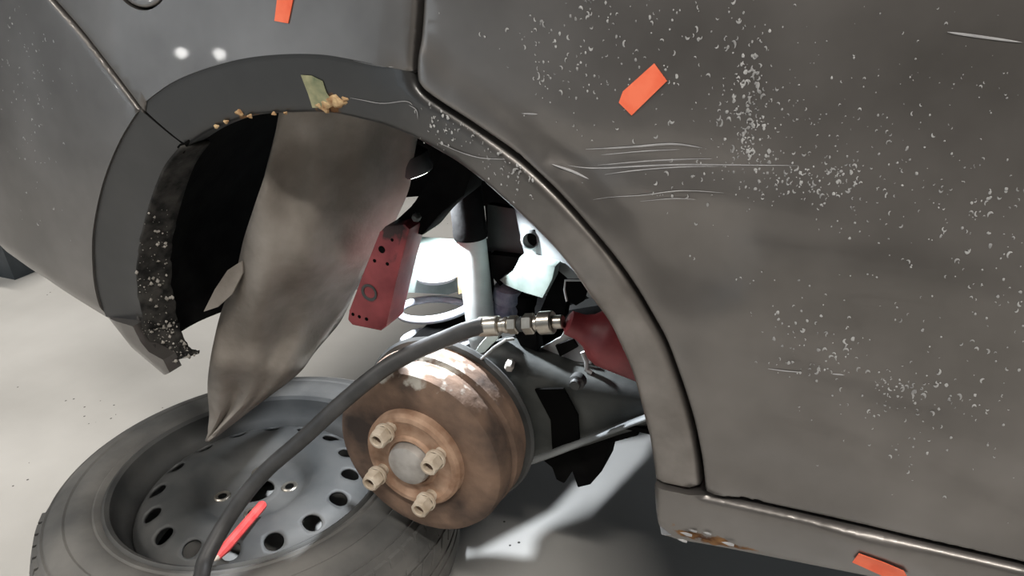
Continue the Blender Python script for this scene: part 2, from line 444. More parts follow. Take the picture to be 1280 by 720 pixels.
def rust_arch(q):
    r = np.zeros(len(q))
    near = np.clip(1-dline(q, arch)/.012, 0, 1)
    for (a, b, s, w) in ((400, 132, .022, .75), (290, 150, .05, .5), (350, 147, .035, .45), (405, 130, .012, .35)):
        r = np.maximum(r, gauss(q, B(a, b), s, s, w)*(.35+.65*near if s > .03 else 1))
    return r*1.0
# quarter panel above the flare
q_out = np.vstack([bU[:j130+1], fl[1:], Bl([(517, 91)]), gL[:i92+1][::-1], [(gL[0, 0], TOP)], [(bU[0, 0]-.12, TOP)]])
bodypanel('quarter_panel', q_out, 'paint', car, rounds=[bU[:j130+1], gL[:i92+1]], er=.005, holes=[circ(fuelc, fuelr)],
          shape=lambda q: gauss(q, B(498, 90), .012, .006, .002)+gauss(q, B(470, 45), .05, .03, -.0015))
bodypanel('fuel_door', circ(fuelc, fuelr-.0022), 'paint', car, rounds=[np.vstack([circ(fuelc, fuelr-.0022), circ(fuelc, fuelr-.0022)[:1]])], er=.004)
# the flare and dog-leg running round the arch down to the sill
def flare_shape(q):
    d = dline(q, np.vstack([fl])); right = np.clip((q[:, 0]-B(560, 150)[0])/.05, 0, 1)
    s = np.clip(d/.05, 0, 1); d2 = dline(q, gL[i92:]); y = (.011*s+.0025)*(1-right)*np.clip(d2/.06, 0, 1)
    y = y + .004*right*np.clip(d2/.04, 0, 1)
    y = y + gauss(q, B(755, 372), .018, .03, -.004, .9)+gauss(q, B(770, 400), .02, .02, .004)+gauss(q, B(800, 470), .018, .03, .003)+gauss(q, B(735, 330), .015, .03, .0025, .9)
    y = y + gauss(q, B(560, 180), .03, .008, -.002, -.5)+gauss(q, B(835, 560), .03, .012, .003)
    return y
f_out = np.vstack([bU[j130:], arch[1:], Bl([(817, 604), (850, 609)]), gL[i92:][::-1], Bl([(517, 91)]), fl[::-1]])
bodypanel('arch_flare', f_out, 'flare', car, res=.010, rounds=[gL[i92:], arch], er=.009, shape=flare_shape, rustf=rust_arch, flange=.02, darkenf=lambda q: .95*np.clip((B(760, 380)[0]-q[:, 0])/(B(760, 380)[0]-B(470, 120)[0]), 0, 1)**.8)
# rear bumper with its own piece of flare
bl = Bl([(130, 397), (166, 408), (176, 428), (186, 440), (204, 450), (212, 466), (197, 473), (156, 438), (128, 402), (95, 382), (50, 352), (0, 318)])
b_out = np.vstack([bD[:j130+1], flb[1:], bl[1:], [(bl[-1, 0]-.06, bl[-1, 1]+.02), (-.80, bl[-1, 1]+.05), (-.84, .70), (-.74, TOP-.1), (bD[0, 0]-.16, TOP)]])
low = Bl([(197, 473), (156, 438), (128, 402), (95, 382), (50, 352), (0, 318)]); low = np.vstack([low, [(bl[-1, 0]-.06, bl[-1, 1]+.02), (-.80, bl[-1, 1]+.05)]])
def bump_shape(q):
    d = dline(q, low); y = .010*np.clip(1-d/.022, 0, 1)
    y = y+gauss(q, B(60, 170), .09, .05, .0015, .8)+gauss(q, B(30, 300), .10, .02, .0015, .5)
    return y
bodypanel('rear_bumper', b_out, 'paint', car, rounds=[bD[:j130+1]], er=.005, shape=bump_shape, flange=.02)
fb_out = np.vstack([bD[j130:], archb[1:], Bl([(166, 408)]), flb[::-1]])
bodypanel('bumper_flare', fb_out, 'flare', car, rounds=[archb], er=.006, flange=.03, darkenf=lambda q: np.full(len(q), .9), shape=lambda q: .003+.012*np.clip(dline(q, flb)/.05, 0, 1))
# rear door
SG = [(878, 617), (940, 630), (1000, 643), (1080, 661), (1150, 678), (1220, 694), (1280, 708)]
sg = Bs(SG, 4); sgD = offset(sg, .0022); sgS = offset(sg, -.0022)
if sgD[0, 1] < sgS[0, 1]: sgD, sgS = sgS, sgD
XR = 1.25
d_out = np.vstack([gR[:-1], Bl([(884, 612)]), sgD[2:], [(XR, sgD[-1, 1]-.01)], [(XR, TOP)], [(gR[0, 0], TOP)]])
def door_shape(q):
    y = gauss(q, B(870, 325), .045, .045, .009)
    # ring-shaped crease of the dent
    c = np.array(B(872, 330)); r = np.linalg.norm(q-c, axis=1); ang = np.arctan2(q[:, 1]-c[1], q[:, 0]-c[0])
    y = y - .0042*np.exp(-((r-.050)/.012)**2)*np.clip(np.cos(ang+.6), 0, 1)
    y = y + gauss(q, B(715, 205), .05, .016, .006, -.6) + gauss(q, B(800, 200), .11, .012, .003, -.03)
    y = y + gauss(q, B(860, 245), .10, .009, -.0028, -.08) + gauss(q, B(1050, 465), .10, .009, .0026, -.25)
    y = y + gauss(q, B(1200, 500), .10, .03, .005, -.15) + gauss(q, B(1230, 600), .12, .02, .005, -.25) + gauss(q, B(960, 590), .05, .02, .004)
    y = y + gauss(q, B(840, 420), .02, .02, .003) + gauss(q, B(1060, 340), .14, .02, -.003, -.1)
    y = y - .004*np.exp(-(np.clip(dline(q, gR[i92:])-.012, 0, None)/.012)**2)
    return y
bodypanel('rear_door', d_out, 'paint', car, rounds=[gR, sgD], er=.006, shape=door_shape, off=0.0)
# sill
s_out = np.vstack([Bl([(818, 607), (850, 613)]), sgS[1:], [(XR, sgS[-1, 1]-.01)], [(XR, .375)], Bl([(1150, 740), (1060, 722), (960, 702), (900, 690), (850, 681), (830, 676), (822, 664), (819, 640)])])
sl = Bl([(830, 676), (850, 681), (900, 690), (960, 702), (1060, 722), (1150, 740)])
def rust_sill(q):
    r = gauss(q, B(870, 668), .035, .016, .65)+gauss(q, B(930, 685), .03, .010, .45)
    return r
bodypanel('sill', s_out, 'paint', car, res=.010, off=-.004, rounds=[sgS, sl, Bl([(819, 607), (819, 640), (822, 664)])], er=.010, rustf=rust_sill, flange=.05,
          shape=lambda q: gauss(q, B(1110, 690), .06, .010, -.003, -.25)+.006*np.exp(-(dline(q, sl)/.02)**2))
# jamb behind the gaps and the inner shell that keeps daylight out of the wheel house
def follow(name, line, dy, w, m):
    a = offset(line, w); b = offset(line, -w)
    G = [[(p[0], float(bodyY(p[0], p[1]))+dy, p[1]) for p in l] for l in (a, b)]
    return grid_mesh(name, G, m, car, .002)
follow('door_jamb', gap, .021, .010, 'gap'); follow('sill_jamb', np.vstack([sg, [(XR, sg[-1, 1])]]), .014, .010, 'gap'); follow('bumper_jamb', bg, .016, .010, 'gap')
d = circ(fuelc, fuelr+.008); slab('filler_recess', [(p[0], float(bodyY(*p))+.016, p[1]) for p in d], (0, .003, 0), 'gap', car)
XF = 2.6
box('body_shell', (-.72, .16, .80), (XF, 1.5, TOP), 'black', car)
box('cabin_floor', (.40, .06, .42), (XF, 1.5, .80), 'black', car)
box('boot_floor', (-.72, .56, .64), (.40, 1.5, .80), 'black', car)
box('far_side_panel', (-.75, 1.5, .36), (XF, 1.55, TOP), 'black', car)
box('rear_valance', (-.80, .16, .50), (-.74, 1.5, TOP), 'black', car)
box('front_side_panel', (XR+.004, .02, .38), (XF, .06, TOP), 'paint', car)

box('inner_wheel_side', (-.50, .525, .55), (.42, .54, .81), 'black', car)
pslab('inner_wheel_wall', [(470, 110), (660, 150), (730, 330), (612, 330), (606, 258), (585, 240), (470, 250)], .51, .01, 'black', car)
# wheel house: rear part of the liner (black) and its top
AC = np.array([-.02, .423])
edge = np.vstack([Bs(ARCHB+[(176, 428), (190, 446)], 6)[::-1], arch[1:-14]])
G = []
for (ex, ez) in edge:
    v = np.array([ex, ez])-AC; a = math.degrees(math.atan2(v[1], v[0])) % 360; rn = v/np.linalg.norm(v)
    ye = float(np.interp(a, [0, 60, 100, 140, 155, 163, 170, 178, 184, 190], [.50, .50, .50, .42, .32, .25, .19, .13, .10, .09])); row = []
    y0 = float(bodyY(ex, ez))
    for u in np.linspace(0, 1, 9):
        q = v+rn*(.006+.012*math.sin(u*3.1)); row.append((AC[0]+q[0], y0+.020+u*(ye-.02), AC[1]+q[1]))
    G.append(row)
grid_mesh('wheel_house', G, 'black', car, .004)
# ragged, gritty bumper lip
lip = spline(ARCHB+[(172, 420), (188, 446), (206, 456)], 6); G = []
for i, (a, b) in enumerate(lip):
    x, z = B(a, b); y0 = float(bodyY(x, z)); row = []
    for u in np.linspace(0, 1, 6):
        j = .006*(rng.random()-.5)*(i > 12)
        t_ = i/len(lip); w_ = (.004+.026*t_)*min(1, .35+(1-t_)*3); row.append((x+w_*u+j, y0+.010+.035*u, z-.3*w_*u+j))
    G.append(row)
MT['lip'] = mat('grimy_black_lip', (.012, .012, .012), (.05, .048, .045), rough=.9, scale=60, bump=.8, bscale=120, spec=.15)
bl_o = grid_mesh('bumper_lip', G, 'lip', car, .004)
V = []; Fc = []
def pebble(c, r):
    s = len(V); ax = rng.normal(size=(3, 3)); 
    for dv in ((1, 0, 0), (-1, 0, 0), (0, 1, 0), (0, -1, 0), (0, 0, 1), (0, 0, -1)):
        V.append(np.array(c)+np.array(dv)*r*(.6+.8*rng.random()))
    for f in ((0, 2, 4), (2, 1, 4), (1, 3, 4), (3, 0, 4), (2, 0, 5), (1, 2, 5), (3, 1, 5), (0, 3, 5)): Fc.append(tuple(s+k for k in f))
Ga = np.array(G)
for _ in range(260):
    i = int(len(Ga)*(.25+.75*rng.random()**.7)); i = min(i, len(Ga)-1); j = rng.integers(0, 5)
    k1, k2 = rng.random(2); c = (Ga[i, j]*(1-k1)+Ga[max(i-1, 0), j]*k1)*(1-k2)+Ga[i, j+1]*k2; c = c+np.array([.002, -.003, 0]); pebble(c, .0006+.0030*rng.random()**4)
g_o = mesh('road_grit', V, Fc, 'chip', bl_o, None); g_o['kind'] = 'stuff'; g_o['label'] = 'pale road grit stuck on the bumper lip'
# torn end of the bumper's inner edge
for k, (a, b, s_) in enumerate(((200, 428, 1), (194, 415, .9), (206, 440, .7), (186, 400, .8))):
    x, z = B(a-16, b); y = float(bodyY(x, z))+.03
    pts = [P(a+dx*s_, b+dy*s_, y+.006*k) for dx, dy in ((-8, -10), (4, -12), (10, -2), (7, 8), (11, 14), (0, 12), (-8, 6))]
    slab('torn_edge', pts, (0, .008, 0), 'lip', car, .0012)

# torn felt liner hanging out of the arch
Ledge = spline([(352, 128), (340, 185), (330, 222), (318, 262), (306, 300), (298, 335), (288, 362), (276, 395), (268, 430), (262, 465), (261, 490), (263, 520), (258, 551)], 5)
Redge = spline([(526, 140), (516, 200), (512, 232), (500, 262), (482, 295), (466, 322), (453, 342), (441, 368), (424, 402), (396, 436), (372, 466), (328, 500), (262, 551)], 5)
G = []; n = len(Ledge)
for i in range(n):
    v = i/(n-1); row = []
    for u in np.linspace(0, 1, 23):
        px = Ledge[i]*(1-u)+Redge[i]*u
        y = .075+.035*v+(.165-.075*v)*min(1, (1-v)*3.2)*u**1.7
        bw = math.hypot((px[0]-438)/88, (px[1]-228)/92); y += .030*(1-u**3)/(1+math.exp((bw-1)*9))
        y += .050*(1-v)*math.exp(-((u-.12)/.13)**2)*0 - .022*math.sin(math.pi*min(1, u*1.05))*(.35+.65*math.sin(math.pi*min(1, v*1.15))) 
        y += .006*math.sin(9*u+5*v)*v + .004*math.sin(17*u-13*v+1)
        y += - .010*math.exp(-((v-.72-.1*u)/.05)**2) + .045*math.exp(-((v-.60)/.13)**2)*u**1.5
        row.append(P(px[0], px[1], y))
    G.append(row)
grid_mesh('torn_liner', G, 'liner', car, .004)
fp = [(302, 326), (303, 342), (290, 368), (272, 384), (254, 390), (268, 362), (284, 338)]
pslab('torn_flap', fp, 0, .003, 'liner', car, .001, ys=[.085, .082, .075, .068, .062, .07, .08])

# ---------------- brake drum, hub, studs
ZA, YD = .3325, .0841
dr = lathe('brake_drum', (0, YD, ZA), (0, 1, 0), [(0, .004), (.064, .004), (.070, .002), (.098, 0), (.106, .0015), (.1125, .006), (.1155, .013), (.1160, .030), (.1125, .034), (.1125, .040), (.1175, .044), (.1185, .062), (.114, .066), (.114, .085), (.02, .085)], 'drum', car, 96, 30)
at = dr.data.attributes.new('rust', 'FLOAT', 'POINT')
vv = np.array([v.co[:] for v in dr.data.vertices]); rr = np.hypot(vv[:, 0], vv[:, 2]-ZA)
at.data.foreach_set('value', (np.clip((vv[:, 2]-ZA-.055)/.08, 0, 1)*.78*np.clip((rr-.085)/.02, 0, 1)).astype(np.float32))
lathe('hub_flange', (0, YD, ZA), (0, -1, 0), [(.0665, -.005), (.0655, .006), (.062, .010), (.056, .0105), (.052, .0085), (.036, .0085), (.034, .011), (.030, .012), (.029, .009), (.001, .009)], 'flange', car, 72, 28)
lathe('hub_cap', (0, YD, ZA), (0, -1, 0), [(.0275, .006), (.0275, .016), (.0255, .0205), (.019, .0235), (.010, .025), (0, .0255)], 'cap', car, 48, 30)
rot = -.2817
for k in range(4):
    a = rot-k*math.pi/2+math.pi*.75
    c = Vector((.05*math.cos(a), YD-.008, ZA+.05*math.sin(a)))
    V, Fc = lathe_geo(c, (0, -1, 0), [(.0075, -.004), (.0078, .006), (.0125, .0125), (.0128, .0165), (.0112, .0172)], 24)
    # six flats, then the open end
    n0 = len(V)
    prof = [(.0112, .0175), (.0110, .0300), (.0098, .0325), (.0070, .0330), (.0064, .0320), (.0062, .0230), (0.0005, .0230)]
    V2, F2 = lathe_geo(c, (0, -1, 0), prof, 24)
    for i, (r_, h_) in enumerate(prof[:2]):
        for m_ in range(24):
            an = (m_ % 4)/4*math.pi/3-math.pi/6; f = math.cos(math.pi/6)/math.cos(an)*1.08
            p = V2[i*24+m_]; ax = c+Vector((0, -h_, 0)); V2[i*24+m_] = ax+(p-ax)*f
    V += V2; Fc += [tuple(q+n0 for q in f) for f in F2]
    nut = mesh('lug_nut', V, Fc, 'nut', car, 25)
    lathe('stud_end', c, (0, -1, 0), [(.0058, .02), (.0058, .0262), (.0050, .0268), (.0005, .0268)], MT['drum'], nut, 14)
lathe('backing_plate', (0, YD+.078, ZA), (0, 1, 0), [(.05, 0), (.121, 0), (.124, .004), (.121, .010), (.05, .016)], 'darkmetal', car, 64)

# ---------------- trailing arm
def loft(name, secs, m, parent, n=28, e=3.2):
    V = []; Fc = []
    for (c, ry, rz, tilt) in secs:
        for k in range(n):
            a = 2*math.pi*k/n; ca, sa = math.cos(a), math.sin(a)
            yy = ry*math.copysign(abs(ca)**(2/e), ca); zz = rz*math.copysign(abs(sa)**(2/e), sa)
            V.append((c[0]+tilt*zz, c[1]+yy, c[2]+zz))
    for i in range(len(secs)-1):
        for k in range(n): k2 = (k+1) % n; Fc.append((i*n+k, i*n+k2, (i+1)*n+k2, (i+1)*n+k))
    Fc += [tuple(range(n)), tuple(range((len(secs)-1)*n, len(secs)*n))]
    return mesh(name, V, Fc, m, parent, 45)
def asec(top, bot, y, ry, tilt=None):
    t = P(*top, y); b = P(*bot, y); c = (t+b)/2; rz = (t[2]-b[2])/2
    return (c, ry, rz, (t[0]-b[0])/(t[2]-b[2]))
arm = loft('trailing_arm', [asec((575, 455), (600, 580), .205, .026), asec((604, 432), (628, 582), .205, .030), asec((630, 424), (660, 577), .208, .032), asec((672, 440), (700, 563), .212, .032),
      asec((715, 455), (745, 548), .216, .032), asec((760, 461), (782, 535), .22, .032), asec((815, 472), (830, 520), .225, .034), asec((900, 490), (905, 535), .235, .036), asec((1010, 515), (1010, 560), .26, .04)], 'arm', car)
fpts = [(646, 582), (690, 566), (740, 546), (800, 523), (830, 512)]
G = [[P(a, b-3, .168+.002*i) for i, (a, b) in enumerate(spline(fpts, 4))], [P(a+2, b+4, .166) for a, b in spline(fpts, 4)]]
grid_mesh('arm_seam', G, 'innermetal', car, .003)
pslab('arm_dark_plate', [(668, 487), (704, 486), (722, 520), (724, 552), (690, 562), (688, 525)], .178, .004, 'gap', car, .001)  # thin black plate set on the arm's side
lathe('arm_bolt', P(721, 478, .180), (0, -1, 0), [(.010, -.008), (.010, .002), (.007, .004), (.006, .008), (.001, .009)], 'darkmetal', car, 20)
lathe('arm_bolt', P(637, 457, .176), (.3, -1, 0), [(.006, -.008), (.006, .006), (.004, .008), (.001, .008)], 'cap', car, 6)
pslab('lower_bracket', [(675, 573), (740, 550), (790, 530), (798, 545), (760, 555), (752, 590), (738, 606), (722, 610), (715, 590), (705, 605), (695, 600), (690, 585)], .20, .05, 'black', car, .003)
tube('brake_pipe', [P(a, b, y) for a, b, y in ((598, 452, .165), (606, 445, .163), (618, 434, .163), (632, 425, .168), (642, 424, .18))], .0018, 'body', car, 8)

# ---------------- shock absorber
t0, t1, t2 = P(570, 150, .285), P(588, 292, .285), P(604, 432, .285)
ax = t2-t1
sh = tube('shock_absorber', [t1-ax*.03, t1, t1+ax*.02, t2-ax*.12, t2-ax*.10, t2], [.016, .0195, .0205, .0205, .0205, .018], 'shock', car, 28)
tube('dust_tube', [t0, t1-(t1-t0)*.1, t1, t1+ax*.03], [.0225, .0225, .0235, .0225], 'black', car, 28)
lathe('shock_eye', t2+np.array([0, -.025, -.008]), (0, 1, 0), [(.006, .010), (.013, .010), (.014, .014), (.014, .036), (.013, .04), (.006, .04)], 'darkmetal', car, 28)
pslab('shock_mount', [(585, 452), (598, 432), (612, 416), (626, 412), (622, 424), (606, 440), (600, 458), (592, 466), (585, 462)], .19, .02, 'mint', car, .003)
pslab('shock_mount', [(640, 412), (668, 405), (672, 440), (650, 432)], .21, .02, 'black', car, .002)
# damper rod shadow side: the black hose beside the strut
tube('brake_hose', [P(607, 300, .315), P(611, 350, .315), P(617, 400, .31), P(622, 425, .30)], .007, 'black', car, 10)

# ---------------- coil spring
sc = P(551, 395, .335); zt = P(551, 350, .335)[2]; zb = P(551, 458, .335)[2]; pts = []
nt_ = 3.0
for i in range(190):
    u = i/189; a = -2*math.pi*nt_*u+2.9; r = .062
    pts.append((sc[0]+r*math.cos(a), sc[1]+r*math.sin(a), zt+(zb-.012-zt)*u))
tube('coil_spring', pts, .0060, 'spring', car, 12)
lathe('spring_seat', (sc[0], sc[1], zb-.032), (0, 0, 1), [(.001, 0), (.05, 0), (.074, .006), (.076, .012), (.04, .012), (.03, .03), (.001, .032)], 'body', car, 40)
lathe('spring_cup', (sc[0], sc[1], zt+.004), (0, 0, 1), [(.001, 0), (.030, 0), (.034, .006), (.03, .016), (.001, .02)], 'body', car, 40)
# rails and plates of the body beyond
rail = [P(430, 312, .345), P(573, 324, .345), P(577, 364, .345), P(560, 369, .345), P(430, 362, .345)]
slab('chassis_rail', rail, (0, .07, .004), 'railgreen', car, .004)
# added plates shaping the lamp's floor streak; beam across to the far wheel
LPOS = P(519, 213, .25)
def under(px, py, z=.365):     # where the lamp's ray to a floor point passes the plates' height
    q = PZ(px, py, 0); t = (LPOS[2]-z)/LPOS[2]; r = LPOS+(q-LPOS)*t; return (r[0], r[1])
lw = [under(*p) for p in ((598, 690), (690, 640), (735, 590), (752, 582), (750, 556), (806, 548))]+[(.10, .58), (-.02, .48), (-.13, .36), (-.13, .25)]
slab('shade_plate_left', [(x, y, .363) for x, y in lw], (0, 0, .006), 'black', car)
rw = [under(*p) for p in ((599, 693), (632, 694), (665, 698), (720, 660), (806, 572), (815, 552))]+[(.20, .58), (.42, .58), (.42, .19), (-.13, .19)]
slab('shade_plate_right', [(x, y, .363) for x, y in rw], (0, 0, .006), 'black', car)
box('cross_beam', (.10, .50, .36), (.20, 1.40, .44), 'black', car, .01)
pslab('rail_end', [(570, 322), (576, 322), (579, 366), (573, 368)], .314, .012, 'rustblob', car, .001)
pslab('bump_stop_plate', [(609, 255), (648, 262), (656, 321), (609, 314)], .31, .012, 'darkmetal', car, .002)
inner = pslab('inner_panel', [(640, 245), (668, 262), (705, 305), (740, 350), (760, 380), (735, 372), (706, 345), (690, 332), (656, 322)], 0, .006, 'innermetal', car, .001, ys=[.29-.08*(a-640)/120 for a in (640, 668, 705, 740, 760, 735, 706, 690, 656)])
lathe('panel_boss', P(664, 299, .272), (.25, -1, .1), [(.013, -.004), (.013, .004), (.010, .007), (.008, .003), (.001, .003)], 'innermetal', car, 24)
lathe('panel_hole', P(670, 297, .272), (.2, -1, .1), [(.011, -.004), (.011, .0025), (.001, .003)], 'gap', car, 20)
pslab('side_bracket', [(650, 321), (694, 333), (690, 350), (678, 373), (655, 366), (632, 357), (624, 350), (640, 340)], 0, .02, 'railgreen', car, .002, ys=[.285-.06*(a-624)/70 for a in (650, 694, 690, 678, 655, 632, 624, 640)])
pslab('side_bracket', [(612, 318), (648, 322), (640, 340), (627, 345), (625, 358), (614, 345)], .295, .015, 'black', car, .001)
lathe('bump_stop', P(636, 356, .31), P(630, 412, .31)-P(636, 356, .31), [(.014, 0), (.020, .004), (.021, .02), (.018, .026), (.021, .034), (.020, .05), (.015, .06)], 'bluegrey', car, 28)
lathe('bump_stop', P(656, 362, .32), P(652, 408, .32)-P(656, 362, .32), [(.012, 0), (.019, .004), (.018, .02), (.016, .026), (.018, .045), (.014, .055)], 'black', car, 24)
pslab('stay', [(682, 372), (694, 334), (708, 345), (712, 352), (708, 378), (704, 400), (668, 404)], .275, .02, 'black', car, .002)
pts = [P(a, b, .20) for a, b in ((707, 350), (727, 350), (734, 362), (730, 376), (720, 382), (709, 376), (706, 362))]
slab('panel_window', pts, (0, .004, 0), 'gap', car)
tube('window_rim', [Vector(p)+Vector((0, -.001, 0)) for p in (pts[5], pts[6], pts[0], pts[1])], .0014, 'body', car, 8)
pslab('lower_plate', [(668, 440), (700, 422), (712, 402), (732, 412), (742, 440), (738, 462), (700, 452)], .225, .006, 'body', car, .001)
pslab('lower_plate', [(694, 432), (716, 424), (722, 434), (700, 446)], .218, .004, 'black', car)
tube('pipe_clip', [P(a, b, .205) for a, b in ((728, 440), (733, 452), (733, 462), (740, 466))], .003, 'body', car, 8)
pslab('cross_member', [(735, 425), (830, 425), (830, 470), (775, 462), (745, 458)], .27, .03, 'black', car, .002)

# ---------------- marks on the paint: rust, primer, scratches, painted glints, dried splashes
def decal(name, px, m, parent, off=-.0007, res=.006, shp=None):
    return bodypanel(name, Bl(px), m, parent, res=res, off=off, flange=.0006, shape=shp)
bumper = bpy.data.objects['rear_bumper']; quarter = bpy.data.objects['quarter_panel']; flare = bpy.data.objects['arch_flare']; door = bpy.data.objects['rear_door']; sill = bpy.data.objects['sill']
o = decal('primer_patch', [(371, 95), (384, 96), (397, 103), (400, 118), (404, 126), (392, 138), (380, 138), (377, 120)], 'putty', flare, shp=lambda q: flare_shape(q)-.0005)
o['label'] = 'patch of greenish yellow primer showing through'
for (a, b, s) in ((407, 128, 9), (416, 131, 7), (397, 133, 8), (388, 135, 5), (287, 144, 5), (395, 140, 5), (422, 127, 4), (300, 149, 3), (330, 146, 2.5), (345, 145, 2), (270, 156, 3), (258, 162, 3)):
    x, z = B(a, b); y = float(bodyY(x, z)+flare_shape(np.array([[x, z]]))[0]); r = s/1000*1.0
    V = []; Fc = []
    for i in range(6):
        th = math.pi/2*i/5
        for k in range(12):
            an = 2*math.pi*k/12; j = 1+.35*math.sin(3*an+a)+.2*rng.random()
            V.append((x+r*.9*math.cos(th)*math.cos(an)*j, y-.003*math.sin(th)+.001, z+r*.65*math.cos(th)*math.sin(an)*j))
    for i in range(5):
        for k in range(12): k2 = (k+1) % 12; Fc.append((i*12+k, i*12+k2, (i+1)*12+k2, (i+1)*12+k))
    mesh('rust_blister', V, Fc, 'rustblob', flare, None)
def streak(pts, w, parent, name='scratch_glint', sf=door_shape, off=-.0006):
    w = w*.75; line = Bs(pts, 6); n = len(line); wd_ = np.array([w*math.sin(math.pi*min(1, max(.02, i/(n-1))))**.6 for i in range(n)])/2
    t = np.gradient(line, axis=0); t /= np.linalg.norm(t, axis=1)[:, None]; nn = np.stack([-t[:, 1], t[:, 0]], 1)
    a = line+nn*wd_[:, None]; b = line-nn*wd_[:, None]
    G = [[(p[0], float(bodyY(p[0], p[1])+sf(p[None])[0]+off), p[1]) for p in l] for l in (a, line, b)]
    for p in range(n): G[1][p] = (G[1][p][0], G[1][p][1]-.0002, G[1][p][2])
    return grid_mesh(name, G, 'scratch_glint', parent)
for pts, w in (([(708, 208), (735, 212), (790, 209), (850, 207), (920, 207), (998, 207)], .0016), ([(755, 219), (790, 214), (850, 210), (900, 209)], .0012), ([(745, 208), (800, 203), (860, 200), (890, 199)], .0014),
               ([(730, 188), (790, 184), (840, 180), (878, 185)], .0022), ([(750, 195), (800, 190), (850, 187)], .0012), ([(742, 249), (800, 244), (850, 238), (905, 241)], .0010), ([(800, 252), (840, 248), (870, 249)], .0010),
               ([(960, 461), (980, 464), (1000, 466)], .0014), ([(1040, 470), (1055, 472)], .0016), ([(1184, 40), (1220, 45), (1278, 53)], .0022), ([(690, 205), (715, 215), (735, 225)], .0022), ([(652, 142), (672, 143)], .002)):  # the upper right streak is a reflection painted on; the others are scratches
    streak(pts, w, door)
for pts, w in (([(430, 125), (470, 131), (505, 127), (515, 132)], .0010), ([(510, 132), (519, 138), (520, 150)], .0010), ([(545, 180), (570, 190), (600, 198), (632, 199)], .0012), ([(440, 76), (470, 82), (492, 84)], .0012)):  # the last streak is the flare border's highlight, painted on
    streak(pts, w, flare, sf=flare_shape, off=-.0009)

def flecks(name, clusters, parent, sf, seed, off=-.0004):
    r = np.random.default_rng(seed); V = []; Fc = []
    for (cx, cy, sx, sy, n, s) in clusters:
        for _ in range(int(n*1.5)):
            a = cx+1.25*sx*r.normal(); b = cy+1.25*sy*r.normal()
            if not (-20 < a < 1330 and -40 < b < 690): continue
            x, z = B(a, b); q = np.array([[x, z]])
            if parent is door and (not inside(q, d_out)[0] or dline(q, gR)[0] < .006 or dline(q, sgD)[0] < .006): continue
            if parent is flare and not inside(q, f_out)[0]: continue
            if parent is bumper and (not inside(q, b_out)[0] or dline(q, bD)[0] < .006): continue
            y = float(bodyY(x, z)+sf(q)[0])+off
            R0 = s*(.28+.55*r.random()**2)/1000; st = 1+.6*r.random(); an0 = r.random()*6.28; open_ = r.random() < .5
            s0 = len(V); K = 8
            if open_:     # crescent left by a dried drop
                for k in range(K):
                    t = k/(K-1); an = an0+t*3.6; w = .42*math.sin(math.pi*(.08+.84*t))
                    for q_, dy in ((1, 0), (1-w, -.0003), (1-2*w, 0)): V.append((x+R0*q_*math.cos(an), y+dy, z+R0*st*q_*math.sin(an)))
                for k in range(K-1):
                    for j in range(2): Fc.append((s0+k*3+j, s0+k*3+j+1, s0+k*3+4+j, s0+k*3+3+j))
            else:
                for k in range(K):
                    an = 2*math.pi*k/K; j = .7+.5*r.random(); V.append((x+R0*.7*j*math.cos(an), y, z+R0*.7*st*j*math.sin(an)))
                V.append((x, y-.0005, z))
                for k in range(K): Fc.append((s0+k, s0+(k+1) % K, s0+K))
    o = mesh(name, V, Fc, 'fleck', parent, None, fix=False); o['kind'] = 'stuff'; o['label'] = 'pale dried splash specks on the dusty paint'
    return o
flecks('dried_splashes', [(745, 55, 40, 40, 60, 2.6), (690, 60, 35, 40, 22, 2.6), (640, 50, 40, 40, 14, 2.4), (800, 20, 50, 20, 25, 2.4), (850, 90, 25, 45, 22, 2.6), (940, 110, 10, 40, 50, 2.8), (935, 165, 12, 25, 40, 2.6),
    (925, 30, 15, 20, 14, 2.4), (955, 130, 25, 30, 40, 1.6), (1000, 190, 60, 30, 70, 1.5), (1040, 230, 25, 14, 40, 2.2), (1010, 225, 30, 12, 26, 2.2), (855, 230, 40, 14, 14, 2.4), (950, 215, 40, 12, 26, 1.9), (1150, 250, 50, 35, 40, 2.0), (1230, 280, 25, 25, 26, 2.2),
    (990, 425, 22, 18, 26, 2.6), (1045, 440, 14, 18, 18, 2.6), (1020, 462, 25, 6, 12, 2.0), (1110, 490, 30, 16, 40, 2.6), (1170, 500, 25, 10, 18, 2.4), (1120, 545, 50, 30, 24, 2.0), (1250, 420, 25, 50, 24, 2.2), (1160, 400, 60, 60, 30, 1.8), (1190, 180, 80, 70, 60, 1.3), (1100, 80, 110, 50, 40, 1.2),
    (960, 300, 90, 50, 24, 1.8), (1200, 560, 60, 40, 20, 1.8), (760, 130, 50, 20, 14, 2.4)], door, door_shape, 11)
flecks('dried_splashes', [(545, 150, 10, 12, 20, 2.2), (570, 155, 14, 6, 14, 2.0), (605, 180, 10, 14, 16, 2.0), (640, 215, 18, 14, 20, 2.2), (650, 225, 8, 8, 12, 2.4), (560, 175, 20, 6, 8, 1.6)], flare, flare_shape, 12, -.0006)
flecks('dried_splashes', [(25, 60, 20, 30, 26, 2.2), (35, 170, 20, 30, 22, 2.2), (60, 90, 20, 20, 12, 2.0), (45, 250, 25, 25, 10, 2.0)], bumper, bump_shape, 13)
